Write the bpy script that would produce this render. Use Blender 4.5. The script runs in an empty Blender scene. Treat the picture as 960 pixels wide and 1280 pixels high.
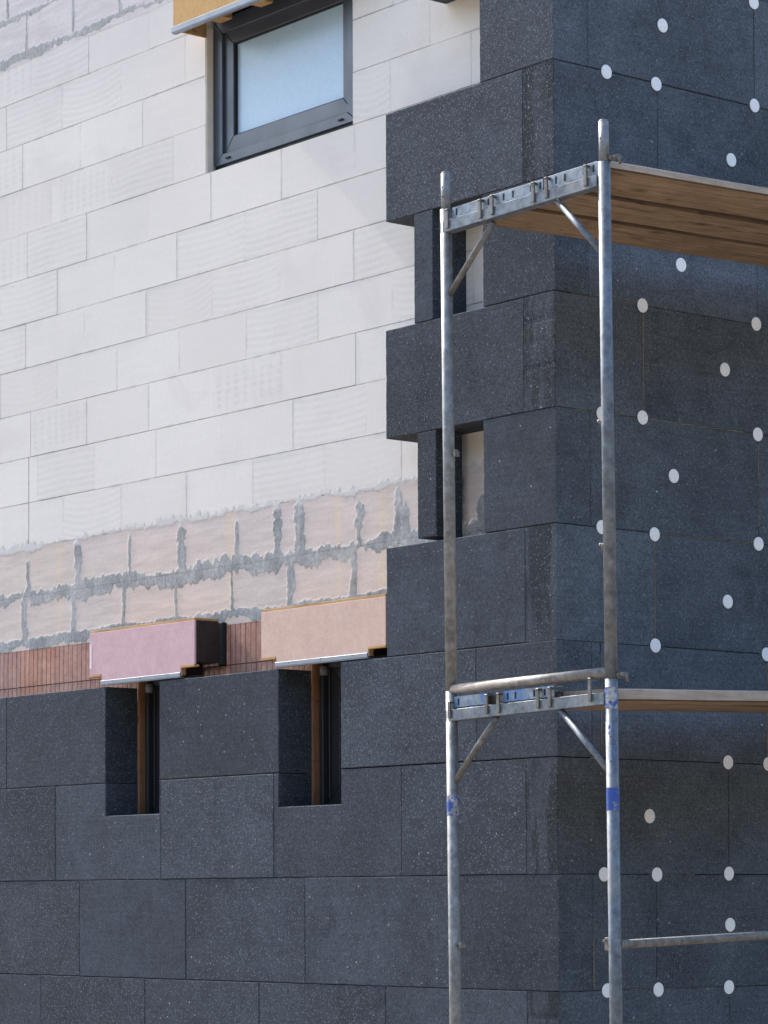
import bpy, bmesh, math, random
import numpy as np
from mathutils import Vector, Matrix

random.seed(7)
rng = np.random.default_rng(11)
SC = bpy.context.scene
COL = SC.collection
GZ = -1.65                      # ground level (eye level is z = 0)

# ------------------------------------------------------------------ helpers
def link(o, parent=None):
    COL.objects.link(o)
    if parent is not None:
        o.parent = parent
    return o

def empty(name, label=None, cat=None, loc=(0, 0, 0), rz=0, parent=None, group=None):
    o = bpy.data.objects.new(name, None)
    o.empty_display_size = .2
    o.location = loc
    o.rotation_euler = (0, 0, rz)
    if label: o['label'] = label
    if cat: o['category'] = cat
    if group: o['group'] = group
    return link(o, parent)

def from_bm(name, bm, mats, parent=None, smooth=False):
    me = bpy.data.meshes.new(name)
    bm.to_mesh(me); bm.free()
    if not isinstance(mats, (list, tuple)): mats = [mats]
    for m in mats: me.materials.append(m)
    if smooth:
        for p in me.polygons: p.use_smooth = True
    return link(bpy.data.objects.new(name, me), parent)

def add_box(bm, x0, x1, y0, y1, z0, z1, bev=0, segs=1, mi=0):
    r = bmesh.ops.create_cube(bm, size=1)
    vs = r['verts']
    bmesh.ops.scale(bm, vec=(x1 - x0, y1 - y0, z1 - z0), verts=vs)
    bmesh.ops.translate(bm, vec=((x0 + x1) / 2, (y0 + y1) / 2, (z0 + z1) / 2), verts=vs)
    fs = {f for v in vs for f in v.link_faces}
    for f in fs: f.material_index = mi
    if bev:
        es = list({e for v in vs for e in v.link_edges})
        bmesh.ops.bevel(bm, geom=es, offset=bev, segments=segs, affect='EDGES', profile=.5)
    return vs

def add_prism(bm, poly, y0, y1, bev=0, segs=1, mi=0):
    """polygon in (x, z), extruded along y"""
    a = [bm.verts.new((x, y0, z)) for x, z in poly]
    b = [bm.verts.new((x, y1, z)) for x, z in poly]
    n = len(poly)
    fs = [bm.faces.new(a), bm.faces.new(b[::-1])]
    for i in range(n):
        j = (i + 1) % n
        fs.append(bm.faces.new((a[j], a[i], b[i], b[j])))
    bmesh.ops.recalc_face_normals(bm, faces=fs)
    for f in fs: f.material_index = mi
    if bev:
        es = list({e for f in fs for e in f.edges})
        bmesh.ops.bevel(bm, geom=es, offset=bev, segments=segs, affect='EDGES', profile=.5)

def add_tube(bm, p, q, r, n=20, r2=None, caps=True, mi=0):
    p, q = Vector(p), Vector(q)
    r2 = r if r2 is None else r2
    d = (q - p).normalized()
    u = d.orthogonal().normalized(); v = d.cross(u)
    A = [bm.verts.new(p + r * (math.cos(2 * math.pi * i / n) * u + math.sin(2 * math.pi * i / n) * v)) for i in range(n)]
    B = [bm.verts.new(q + r2 * (math.cos(2 * math.pi * i / n) * u + math.sin(2 * math.pi * i / n) * v)) for i in range(n)]
    for i in range(n):
        j = (i + 1) % n
        f = bm.faces.new((A[i], A[j], B[j], B[i])); f.smooth = True; f.material_index = mi
    if caps:
        f = bm.faces.new(A[::-1]); f.material_index = mi
        f = bm.faces.new(B); f.material_index = mi

def add_obox(bm, c, ax, ay, az, hx, hy, hz, bev=0, mi=0):
    """oriented box: centre c, unit axes, half sizes"""
    vs = add_box(bm, -hx, hx, -hy, hy, -hz, hz, bev, 1, mi)
    vs = [v for v in bm.verts if v.index == -1] if False else None
    return vs

def jit(a): return random.uniform(-a, a)

# ------------------------------------------------------------------ node helpers
class NT:
    def __init__(s, name):
        s.m = bpy.data.materials.new(name); s.m.use_nodes = True
        s.t = s.m.node_tree; s.t.nodes.clear()
        s.out = s.t.nodes.new('ShaderNodeOutputMaterial')
        s.b = s.t.nodes.new('ShaderNodeBsdfPrincipled')
        s.t.links.new(s.b.outputs[0], s.out.inputs[0])
        s.tc = s.t.nodes.new('ShaderNodeTexCoord')
    def n(s, typ, **kw):
        o = s.t.nodes.new(typ)
        for k, v in kw.items(): setattr(o, k, v)
        return o
    def set(s, sock, v):
        if isinstance(v, bpy.types.NodeSocket): s.t.links.new(v, sock)
        else: sock.default_value = v
    def math(s, op, a, b=None, c=None, clamp=False):
        o = s.n('ShaderNodeMath', operation=op, use_clamp=clamp)
        s.set(o.inputs[0], a)
        if b is not None: s.set(o.inputs[1], b)
        if c is not None: s.set(o.inputs[2], c)
        return o.outputs[0]
    def map(s, v, scale=(1, 1, 1), loc=(0, 0, 0)):
        o = s.n('ShaderNodeMapping')
        s.set(o.inputs[0], v); o.inputs['Scale'].default_value = scale; s.set(o.inputs['Location'], loc)
        return o.outputs[0]
    def noise(s, v, scale, detail=3, rough=.55, dist=0):
        o = s.n('ShaderNodeTexNoise')
        s.set(o.inputs['Vector'], v); o.inputs['Scale'].default_value = scale
        o.inputs['Detail'].default_value = detail; o.inputs['Roughness'].default_value = rough
        o.inputs['Distortion'].default_value = dist
        return o.outputs[0]
    def voro(s, v, scale, feature='F1', rand=1):
        o = s.n('ShaderNodeTexVoronoi', feature=feature)
        s.set(o.inputs['Vector'], v); o.inputs['Scale'].default_value = scale
        o.inputs['Randomness'].default_value = rand
        return o
    def ramp(s, f, stops):
        o = s.n('ShaderNodeValToRGB')
        s.set(o.inputs[0], f)
        e = o.color_ramp.elements
        e[0].position, e[0].color = stops[0][0], (*stops[0][1], 1)
        e[1].position, e[1].color = stops[-1][0], (*stops[-1][1], 1)
        for p, c in stops[1:-1]:
            x = e.new(p); x.color = (*c, 1)
        return o.outputs[0]
    def rng(s, f, a, b, c=0., d=1.):
        o = s.n('ShaderNodeMapRange')
        s.set(o.inputs[0], f)
        for i, v in zip((1, 2, 3, 4), (a, b, c, d)): o.inputs[i].default_value = v
        return o.outputs[0]
    def mix(s, f, a, b, mode='MIX'):
        o = s.n('ShaderNodeMix', data_type='RGBA', blend_type=mode)
        s.set(o.inputs[0], f)
        for k, v in ((6, a), (7, b)):
            if isinstance(v, tuple) and len(v) == 3: v = (*v, 1)
            s.set(o.inputs[k], v)
        return o.outputs[2]
    def val(s, col, f):
        """multiply colour by scalar"""
        o = s.n('ShaderNodeMix', data_type='RGBA', blend_type='MULTIPLY')
        o.inputs[0].default_value = 1
        if isinstance(col, tuple): col = (*col[:3], 1)
        s.set(o.inputs[6], col); s.set(o.inputs[7], f)
        return o.outputs[2]
    def sep(s, v):
        o = s.n('ShaderNodeSeparateXYZ'); s.set(o.inputs[0], v); return o.outputs
    def bump(s, h, strength=.3, dist=.002):
        o = s.n('ShaderNodeBump')
        o.inputs['Strength'].default_value = strength; o.inputs['Distance'].default_value = dist
        s.set(o.inputs['Height'], h)
        s.t.links.new(o.outputs[0], s.b.inputs['Normal'])
    def attr(s, name, typ='GEOMETRY'):
        o = s.n('ShaderNodeAttribute', attribute_name=name); o.attribute_type = typ
        return o
    def fin(s, col, rough=.8, metal=0., spec=.4):
        if isinstance(col, tuple): col = (*col[:3], 1)
        s.set(s.b.inputs['Base Color'], col)
        s.set(s.b.inputs['Roughness'], rough); s.set(s.b.inputs['Metallic'], metal)
        s.b.inputs['Specular IOR Level'].default_value = spec
        return s.m

# ------------------------------------------------------------------ materials
def m_eps():
    k = NT('graphite_foam')
    oi = k.n('ShaderNodeObjectInfo')
    co = k.tc.outputs['Object']
    off = k.n('ShaderNodeVectorMath', operation='MULTIPLY_ADD')
    cmb = k.n('ShaderNodeCombineXYZ')
    for i in range(3): k.set(cmb.inputs[i], oi.outputs['Random'])
    k.set(off.inputs[0], cmb.outputs[0]); off.inputs[1].default_value = (31, 17, 53); k.set(off.inputs[2], co)
    v = off.outputs[0]
    beads = k.voro(v, 190)
    bc = k.sep(beads.outputs['Color'])[0]
    f = k.rng(bc, 0, 1, .72, 1.30)
    fine = k.rng(k.noise(v, 75, 3, .6), .3, .7, .8, 1.2)
    big = k.rng(k.noise(v, 2.2, 3, .55, .4), .3, .7, .80, 1.18)
    mid = k.rng(k.noise(v, 11, 4, .65), .3, .7, .88, 1.12)
    streak = k.rng(k.noise(k.map(v, (2.5, 2.5, 95)), 1, 2, .6), .3, .7, .90, 1.10)
    tone = k.rng(oi.outputs['Random'], 0, 1, .84, 1.18)
    f = k.math('MULTIPLY', f, fine); f = k.math('MULTIPLY', f, big); f = k.math('MULTIPLY', f, mid)
    f = k.math('MULTIPLY', f, streak); f = k.math('MULTIPLY', f, tone)
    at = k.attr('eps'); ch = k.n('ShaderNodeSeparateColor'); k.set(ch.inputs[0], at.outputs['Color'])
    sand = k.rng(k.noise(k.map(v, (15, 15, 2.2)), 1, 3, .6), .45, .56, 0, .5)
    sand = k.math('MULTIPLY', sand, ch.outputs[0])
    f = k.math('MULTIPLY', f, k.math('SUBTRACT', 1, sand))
    f = k.math('MULTIPLY', f, k.math('MULTIPLY_ADD', ch.outputs[1], .76, 1))      # right-hand face painted paler, in place of light it lacks
    # smoky rasped patches
    rasp = k.rng(k.noise(v, 3.6, 4, .6, .8), .56, .70, 1, .76)
    f = k.math('MULTIPLY', f, rasp)
    col = k.val((.0430, .0520, .0640), f)
    # pale unfused beads
    def speck(scale, lo, hi, gate, c, amt):
        nonlocal col
        o = k.voro(v, scale)
        d = k.rng(o.outputs['Distance'], lo, hi, 1, 0)
        g = k.sep(o.outputs['Color'])
        d = k.math('MULTIPLY', d, k.math('GREATER_THAN', g[1], gate))
        d = k.math('MULTIPLY', d, k.rng(g[2], 0, 1, .35, 1))
        col = k.mix(k.math('MULTIPLY', d, amt), col, c)
    speck(135, .15, .50, .50, (.15, .16, .175), .62)
    speck(75, .16, .34, .66, (.21, .22, .24), .75)
    speck(41, .07, .17, .55, (.30, .32, .35), .7)
    speck(17, .03, .085, .66, (.55, .56, .57), .85)
    speck(6, .012, .032, .70, (.75, .75, .75), .95)
    # sparse dust flecks of whitish plaster
    h = k.math('ADD', k.math('MULTIPLY', bc, .5), k.noise(v, 60, 2))
    k.bump(h, .28, .0014)
    return k.fin(col, .85, 0, .2)

def m_aac():
    k = NT('aerated_block')
    v = k.tc.outputs['Object']
    at = k.attr('blk'); ch = k.n('ShaderNodeSeparateColor'); k.set(ch.inputs[0], at.outputs['Color'])
    wav, grd, tin = ch.outputs
    uv = k.n('ShaderNodeUVMap', uv_map='UVMap')
    u_, v_, _ = k.sep(uv.outputs[0])
    wob = k.math('MULTIPLY', k.math('SUBTRACT', k.noise(v, 4, 2), .5), .10)
    uc = k.math('SUBTRACT', u_, .5)
    bend = k.math('MULTIPLY', k.math('MULTIPLY', uc, uc), k.math('MULTIPLY_ADD', tin, .9, -.15))
    vv = k.math('ADD', k.math('SUBTRACT', v_, bend), wob)
    sn = k.math('MULTIPLY_ADD', k.math('SINE', k.math('MULTIPLY', vv, 2 * math.pi * 7)), .5, .5)
    sx = k.math('MULTIPLY_ADD', k.math('SINE', k.math('MULTIPLY', k.math('ADD', u_, wob), 2 * math.pi * 8)), .5, .5)
    patchy = k.rng(k.noise(v, 5, 3), .3, .7, .25, 1)
    wv = k.math('MULTIPLY', k.math('MULTIPLY', sn, wav), patchy)
    inner = k.rng(k.math('ABSOLUTE', k.math('SUBTRACT', v_, .5)), .30, .46, 1, 0)
    gv = k.math('MULTIPLY', k.math('MULTIPLY', k.math('MULTIPLY', k.math('SUBTRACT', 1, sx), .7), k.math('MULTIPLY_ADD', sn, .8, .2)), grd)
    gv = k.math('MULTIPLY', k.math('MULTIPLY', gv, inner), patchy)
    f = k.rng(k.noise(v, 1.1, 4, .6), .3, .7, .955, 1.03)
    f = k.math('MULTIPLY', f, k.rng(k.noise(v, 45, 4, .7), .3, .7, .965, 1.03))
    f = k.math('MULTIPLY', f, k.rng(k.noise(k.map(v, (3, 3, 40)), 1, 3, .6), .3, .7, .985, 1.015))
    f = k.math('MULTIPLY', f, k.math('SUBTRACT', 1, k.math('MULTIPLY', wv, .095)))
    f = k.math('MULTIPLY', f, k.math('SUBTRACT', 1, k.math('MULTIPLY', gv, .17)))
    f = k.math('MULTIPLY', f, k.rng(tin, 0, 1, .965, 1.015))
    pores = k.voro(v, 160)
    pd = k.math('MULTIPLY', k.rng(pores.outputs['Distance'], .1, .35, 1, 0), k.math('GREATER_THAN', k.sep(pores.outputs['Color'])[0], .86))
    f = k.math('MULTIPLY', f, k.math('SUBTRACT', 1, k.math('MULTIPLY', pd, .12)))
    col = k.val((.71, .668, .615), f)
    col = k.mix(k.rng(tin, .80, .86, 0, .45), col, (.63, .585, .535))
    # warm dusty smudges
    sm = k.rng(k.noise(v, 2.4, 5, .65, .6), .55, .72, 0, .5)
    col = k.mix(sm, col, (.61, .565, .52))
    # scattered grey scuffs near the edges of blocks
    ed = k.rng(k.math('MINIMUM', k.math('MINIMUM', v_, k.math('SUBTRACT', 1, v_)), k.math('MULTIPLY', k.math('MINIMUM', u_, k.math('SUBTRACT', 1, u_)), 2.3)), 0, .05, 1, 0)
    ed = k.math('MULTIPLY', ed, k.rng(k.noise(v, 9, 4, .7), .48, .62, 0, .5))
    col = k.mix(ed, col, (.45, .43, .41))
    k.bump(k.noise(v, 70, 4, .7), .10, .001)
    return k.fin(col, .93, 0, .2)

def m_band(name, brick, warm, ga=(.25, .257, .255), gb=(.43, .43, .415)):
    """mortared lightweight concrete blocks: mortar mask, smear tone and block tone come from the mesh"""
    k = NT(name)
    v = k.tc.outputs['Object']
    at = k.attr('mort'); ch = k.n('ShaderNodeSeparateColor'); k.set(ch.inputs[0], at.outputs['Color'])
    m, t, h = ch.outputs
    b = k.mix(k.rng(t, 0, 1), brick, warm)
    st = k.rng(k.noise(k.map(v, (3.5, 3.5, 28)), 1, 5, .7, .6), .3, .7, .84, 1.09)
    b = k.val(b, k.math('MULTIPLY', st, k.rng(k.noise(v, 50, 4, .7), .3, .7, .93, 1.05)))
    stain = k.rng(k.noise(k.map(v, (5, 5, 2)), 1, 4, .6), .60, .76, 0, .45)
    b = k.mix(stain, b, (.66, .52, .36))
    g = k.val(k.mix(k.rng(k.noise(v, 6, 5, .6), .35, .7), ga, gb),
              k.rng(k.noise(v, 45, 6, .8), .28, .72, .58, 1.32))
    g = k.val(g, k.rng(k.noise(k.map(v, (55, 55, 5)), 1, 4, .6), .3, .7, .86, 1.12))
    g = k.mix(h, g, (.60, .575, .54))
    z_ = k.sep(v)[2]
    ln = k.rng(k.math('ABSOLUTE', k.math('ADD', k.math('SUBTRACT', z_, 1.668), k.math('MULTIPLY', k.math('SUBTRACT', k.noise(v, 7, 3), .5), .012))), .0004, .0020, .35, 0)
    g = k.val(g, k.math('SUBTRACT', 1, ln))
    mm = k.math('ADD', m, k.math('MULTIPLY', k.math('SUBTRACT', k.noise(v, 90, 3, .7), .5), .5))
    mm = k.rng(mm, .40, .50)
    k.bump(k.noise(v, 55, 5, .7), .22, .002)
    return k.fin(k.mix(mm, b, g), .93, 0, .2)

def m_brick():
    k = NT('clay_block')
    v = k.tc.outputs['Object']
    x, y, z = k.sep(v)
    rib = k.math('ABSOLUTE', k.math('SUBTRACT', k.math('FRACT', k.math('MULTIPLY', x, 23)), .5))
    rib = k.rng(rib, 0, .17, 1, 0)
    fin_ = k.math('MULTIPLY_ADD', k.math('SINE', k.math('MULTIPLY', z, 2 * math.pi / .0125)), .5, .5)
    pat = k.rng(k.noise(k.map(v, (9, 9, 1)), 1, 1), .42, .56)
    sid = k.voro(k.map(v, (2.7, 1, 4)), 1, rand=.2)
    c = k.mix(k.rng(k.noise(v, 5, 4, .6), .3, .7), (.49, .225, .15), (.59, .345, .26))
    c = k.mix(k.math('MULTIPLY', k.sep(sid.outputs['Color'])[0], .5), c, (.42, .285, .26))
    f = k.math('SUBTRACT', 1, k.math('MULTIPLY', rib, .55))
    f = k.math('MULTIPLY', f, k.math('SUBTRACT', 1, k.math('MULTIPLY', k.math('MULTIPLY', fin_, pat), .16)))
    f = k.math('MULTIPLY', f, k.rng(k.noise(v, 30, 5, .75), .3, .7, .70, 1.14))
    f = k.math('MULTIPLY', f, k.rng(k.noise(k.map(v, (26, 26, 1.5)), 1, 3, .6), .3, .7, .80, 1.12))
    k.bump(k.math('MULTIPLY', rib, -1), .6, .004)
    # dark blotches at the foot
    dk = k.rng(k.noise(v, 8, 4, .6), .60, .70, 1, .5)
    low = k.rng(z, 1.19, 1.28, 1, 0)
    f = k.math('MULTIPLY', f, k.math('SUBTRACT', 1, k.math('MULTIPLY', k.math('SUBTRACT', 1, dk), low)))
    return k.fin(k.val(c, f), .9, 0, .2)

def m_board(name, c1, c2, edge=False):
    k = NT(name); v = k.tc.outputs['Object']
    c = k.mix(k.rng(k.noise(v, 9, 6, .7), .3, .7), c1, c2)
    c = k.val(c, k.rng(k.noise(v, 130, 4, .8), .25, .75, .80, 1.12))
    c = k.val(c, k.rng(k.noise(v, 28, 5, .75), .3, .7, .92, 1.06))
    sc = k.rng(k.noise(k.map(v, (3, 3, 30)), 1, 4, .7), .62, .72, 0, .22)
    c = k.mix(sc, c, (.72, .66, .62))
    dk = k.rng(k.noise(v, 3, 5, .7), .56, .75, 1, .86)
    c = k.val(c, dk)
    k.bump(k.noise(v, 120, 3), .2, .001)
    return k.fin(c, .85, 0, .25)

def m_wood(name, dark, light, axis=1, grey=0.):
    k = NT(name); v = k.tc.outputs['Object']
    oi = k.n('ShaderNodeObjectInfo')
    sc = [14, 14, 14]; sc[axis] = .9
    loc = k.n('ShaderNodeCombineXYZ')
    for i in range(3): k.set(loc.inputs[i], k.math('MULTIPLY', oi.outputs['Random'], 23))
    w = k.map(v, tuple(sc), loc.outputs[0])
    g = k.noise(w, 2.0, 6, .65, 1.4)
    g2 = k.noise(k.map(v, tuple(6 * s for s in sc), loc.outputs[0]), 1.2, 3, .6, .5)
    f = k.math('ADD', k.math('MULTIPLY', g, .7), k.math('MULTIPLY', g2, .3))
    c = k.ramp(f, [(.30, dark), (.52, tuple((a + b) / 2 for a, b in zip(dark, light))), (.72, light)])
    # long dark cracks
    ck = k.rng(k.math('ABSOLUTE', k.math('SUBTRACT', k.noise(w, .8, 3, .5, .6), .5)), 0, .014, 1, 0)
    c = k.val(c, k.math('SUBTRACT', 1, k.math('MULTIPLY', ck, .55)))
    kn = k.voro(k.map(v, (5.5, 2.3, 5.5), loc.outputs[0]), 1)
    kd = k.math('MULTIPLY', k.rng(kn.outputs['Distance'], .06, .17, 1, 0), k.math('GREATER_THAN', k.sep(kn.outputs['Color'])[0], .55))
    c = k.val(c, k.math('SUBTRACT', 1, k.math('MULTIPLY', kd, .6)))
    if grey:
        gr = k.rng(k.noise(k.map(v, (9, 9, 22)), 1, 5, .7), .38, .6, .35, grey)
        c = k.mix(gr, c, (.37, .325, .29))
    c = k.val(c, k.rng(k.noise(v, 4, 5, .7), .3, .7, .72, 1.15))
    k.bump(f, .5, .003)
    return k.fin(c, .85, 0, .25)

def m_steel(name, base=(.215, .22, .22), rust=.35, blue=0.):
    k = NT(name); v = k.tc.outputs['Object']
    oi = k.n('ShaderNodeObjectInfo')
    loc = k.n('ShaderNodeCombineXYZ')
    for i in range(3): k.set(loc.inputs[i], k.math('MULTIPLY', oi.outputs['Random'], 19))
    w = k.map(v, (1, 1, 1), loc.outputs[0])
    c = k.val(base, k.rng(k.noise(w, 22, 5, .7), .28, .72, .52, 1.35))
    sp = k.voro(w, 55)
    c = k.val(c, k.rng(k.sep(sp.outputs['Color'])[0], 0, 1, .84, 1.12))
    # cement dust
    du = k.rng(k.noise(k.map(v, (1, 1, .45), loc.outputs[0]), 13, 6, .75), .52, .62, 0, .4)
    c = k.mix(du, c, (.27, .25, .225))
    drk = k.rng(k.noise(k.map(v, (1, 1, .35), loc.outputs[0]), 17, 5, .75), .56, .63, 0, .38)
    c = k.mix(drk, c, (.16, .155, .15))
    ru = k.rng(k.noise(w, 7, 6, .75, .4), .60, .72, 0, rust)
    c = k.mix(ru, c, (.30, .155, .08))
    met = k.math('MULTIPLY', k.math('SUBTRACT', 1, k.math('MAXIMUM', du, ru)), .4)
    if blue:
        bl = k.rng(k.noise(w, 9, 5, .7), .44, .56, 0, 1)
        if blue > 1: bl = k.rng(k.noise(w, 30, 6, .7), .36 if blue > 1.6 else .46, .44 if blue > 1.6 else .52, 0, 1)
        c = k.mix(bl, c, (.028, .075, .30) if blue > 1 else (.055, .15, .34))
        met = k.math('MULTIPLY', met, k.math('SUBTRACT', 1, bl))
    k.bump(k.noise(w, 60, 5, .7), .25, .0015)
    return k.fin(c, k.rng(k.noise(w, 15, 4), .3, .7, .42, .68), met, .5)

def m_plain(name, c, rough=.5, metal=0., spec=.5, var=.12, scale=30):
    k = NT(name); v = k.tc.outputs['Object']
    col = k.val(c, k.rng(k.noise(v, scale, 5, .65), .3, .7, 1 - var, 1 + var))
    k.bump(k.noise(v, scale * 3, 3), .08, .001)
    return k.fin(col, k.rng(k.noise(v, scale * .6, 4), .3, .7, max(.03, rough - .08), rough + .08), metal, spec)

def m_glass_film():
    k = NT('filmed_glass'); v = k.tc.outputs['Object']
    x, y, z = k.sep(v)
    cr = k.noise(k.map(v, (30, 30, 60)), 1, 4, .65, 1.0)
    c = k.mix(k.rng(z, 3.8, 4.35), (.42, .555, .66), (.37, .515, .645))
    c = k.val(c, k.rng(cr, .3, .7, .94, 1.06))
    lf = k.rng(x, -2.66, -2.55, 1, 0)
    c = k.mix(k.math('MULTIPLY', lf, .45), c, (.33, .47, .59))  # pane painted darker at the left for the frame's inner shade
    k.bump(cr, .25, .002)
    m = k.fin(c, .25, 0, .2)
    k.b.inputs['Coat Weight'].default_value = .04
    k.b.inputs['Coat Roughness'].default_value = .05
    return m

def m_disc():
    k = NT('white_foam'); v = k.tc.outputs['Object']
    c = k.val((.89, .89, .895), k.rng(k.noise(v, 90, 4, .7), .3, .7, .93, 1.04))
    be = k.voro(v, 260)
    c = k.val(c, k.rng(k.sep(be.outputs['Color'])[0], 0, 1, .95, 1.02))
    k.bump(be.outputs['Distance'], .2, .001)
    return k.fin(c, .85, 0, .3)

def m_ground():
    k = NT('building_site_soil'); v = k.tc.outputs['Object']
    c = k.mix(k.rng(k.noise(v, .6, 6, .7), .35, .65), (.28, .23, .175), (.38, .325, .265))
    c = k.val(c, k.rng(k.noise(v, 14, 6, .75), .3, .7, .75, 1.15))
    st = k.voro(v, 18)
    c = k.mix(k.math('MULTIPLY', k.rng(st.outputs['Distance'], .1, .3, 1, 0), k.math('GREATER_THAN', k.sep(st.outputs['Color'])[0], .8)), c, (.46, .44, .41))
    k.bump(k.noise(v, 6, 8, .75), .6, .05)
    return k.fin(c, .95, 0, .2)

EPS = m_eps(); AAC = m_aac()
BAND = m_band('mortared_block', (.59, .51, .475), (.64, .535, .43))
BAND2 = m_band('mortared_block_pale', (.655, .60, .575), (.70, .655, .62), (.36, .355, .335), (.52, .51, .485))
BRICK = m_brick()
PINK = m_board('pink_board', (.56, .355, .375), (.64, .435, .445))
TAN = m_board('tan_board', (.60, .405, .325), (.68, .49, .40))
OCHRE = m_board('ochre_board', (.54, .315, .12), (.62, .385, .165))
PLY = m_wood('plywood_edge', (.40, .22, .08), (.62, .40, .19), axis=0)
JAMB = m_wood('jamb_timber', (.20, .095, .045), (.38, .20, .10), axis=2)
PLANK = m_wood('plank_timber', (.14, .088, .050), (.36, .25, .155), axis=1)
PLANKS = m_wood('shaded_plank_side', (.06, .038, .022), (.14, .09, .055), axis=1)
PLANKG = m_wood('weathered_plank_edge', (.28, .205, .15), (.58, .475, .38), axis=1, grey=.4)
STEEL = m_steel('galvanised_steel', rust=.45)
STEELC = m_steel('galvanised_rail_steel', (.15, .172, .195), rust=.2)
PLATE = m_steel('plate_steel', (.22, .265, .31), rust=.12)
CLAW = m_steel('grimy_claw_steel', (.15, .14, .125), rust=.5)
STEELD = m_steel('dirty_rail_steel', (.17, .162, .15), rust=.6)
BLUES = m_steel('blue_painted_steel', (.22, .26, .30), .25, 1)
BLUEB = m_steel('blue_band_paint', (.27, .28, .29), .1, 2)
BLUEW = m_steel('worn_blue_paint', (.36, .37, .375), .1, 1.5)
ORANGE = m_steel('rusty_tube_steel', (.26, .235, .21), rust=.9)
CAST = m_plain('cast_clamp_iron', (.17, .155, .14), .55, .5, .5, .35, 60)
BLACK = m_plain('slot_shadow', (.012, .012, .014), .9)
DARKBOX = m_plain('dark_brown_foil', (.030, .021, .018), .6, 0, .3, .3, 25)
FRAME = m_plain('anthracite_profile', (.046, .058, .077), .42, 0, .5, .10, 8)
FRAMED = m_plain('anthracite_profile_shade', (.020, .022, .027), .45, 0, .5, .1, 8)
GASKET = m_plain('rubber_gasket', (.012, .012, .013), .6, 0, .3)
WHITEAL = m_plain('white_aluminium', (.22, .25, .285), .45, .1, .5, .06, 20)
FILM = m_glass_film()
DGLASS = m_plain('dark_glass', (.012, .014, .018), .04, 0, .8, .05)
DISC = m_disc()
FOAM = m_plain('yellow_gun_foam', (.27, .235, .165), .9, 0, .2, .3, 80)
RENDER = m_plain('grey_render', (.33, .32, .31), .9, 0, .2, .15, 6)

# ------------------------------------------------------------------ ground
bm = bmesh.new()
bmesh.ops.create_circle(bm, cap_ends=True, segments=96, radius=900)
bmesh.ops.translate(bm, vec=(0, 0, GZ), verts=bm.verts)
g = from_bm('ground', bm, m_ground()); g['kind'] = 'structure'

# wooded hills ringing the site, unseen, added to block low sky light
bm = bmesh.new(); NH = 180; prev = None
for i in range(NH):
    t = 2 * math.pi * i / NH
    dip = math.exp(-((math.atan2(math.sin(t - 3.82), math.cos(t - 3.82))) / .42) ** 2)
    el = 21 + 3.5 * math.sin(3 * t + 1) + 2.2 * math.sin(7 * t) + 1.1 * math.sin(19 * t + 2) + .8 * math.sin(41 * t)
    el = math.radians(el * (1 - .75 * dip) * (1 - .20 * math.exp(-(math.atan2(math.sin(t), math.cos(t)) / .7) ** 2)))  # lowered where the pane and the right wall need more sky
    ring = []
    for k in range(9):
        f = k / 8; rad = 110 + 90 * f; hgt = rad * math.tan(el) * (f ** .8) + random.uniform(-1.2, 1.2) * min(1, k)
        ring.append(bm.verts.new((rad * math.cos(t), rad * math.sin(t), GZ - .4 + hgt)))
    if prev:
        for k in range(8): bm.faces.new((prev[k], prev[k + 1], ring[k + 1], ring[k]))
    else: first_ring = ring
    prev = ring
for k in range(8): bm.faces.new((prev[k], prev[k + 1], first_ring[k + 1], first_ring[k]))
bmesh.ops.recalc_face_normals(bm, faces=bm.faces)
kk = NT('sky_blocker_woods'); v_ = kk.tc.outputs['Object']
hc = kk.val(kk.mix(kk.rng(kk.noise(v_, .03, 5, .6), .35, .65), (.045, .06, .025), (.10, .105, .05)), kk.rng(kk.noise(v_, .35, 5, .7), .3, .7, .5, 1.4))
kk.bump(kk.noise(v_, .3, 6, .7), 1, 1.5)
o = from_bm('sky_blocking_hills', bm, kk.fin(hc, .95, 0, .1), None, True); o['kind'] = 'structure'

# ------------------------------------------------------------------ house
HOUSE = empty('house', 'unfinished house of pale blocks, its corner and base clad in dark graphite insulation boards', 'house', (0, 0, GZ))
class Ch:      # children of the house keep absolute coordinates
    pass
def hp(o, parent=None):
    o.parent = parent or HOUSE
    if parent is None: o.location = (0, 0, -GZ)
    return o
def hfrom(name, bm, mats, parent=None, smooth=False):
    return hp(from_bm(name, bm, mats, None, smooth), parent)

T = .2                     # insulation thickness
XL, YR, ZT = -7.0, 2.7, 5.45
Z0 = .1                    # insulation joint k lies at Z0 + k/2
bm = bmesh.new()
add_box(bm, XL, -T - .006, .31, YR - .2, GZ - .2, ZT)
hfrom('masonry_core', bm, RENDER)
bm = bmesh.new()
add_box(bm, XL - .15, .25, -.02 + .16, YR, ZT + .16, ZT + .38, .01)
hfrom('roof', bm, m_plain('roof_concrete', (.35, .34, .33), .9, 0, .2, .12, 5))

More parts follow.
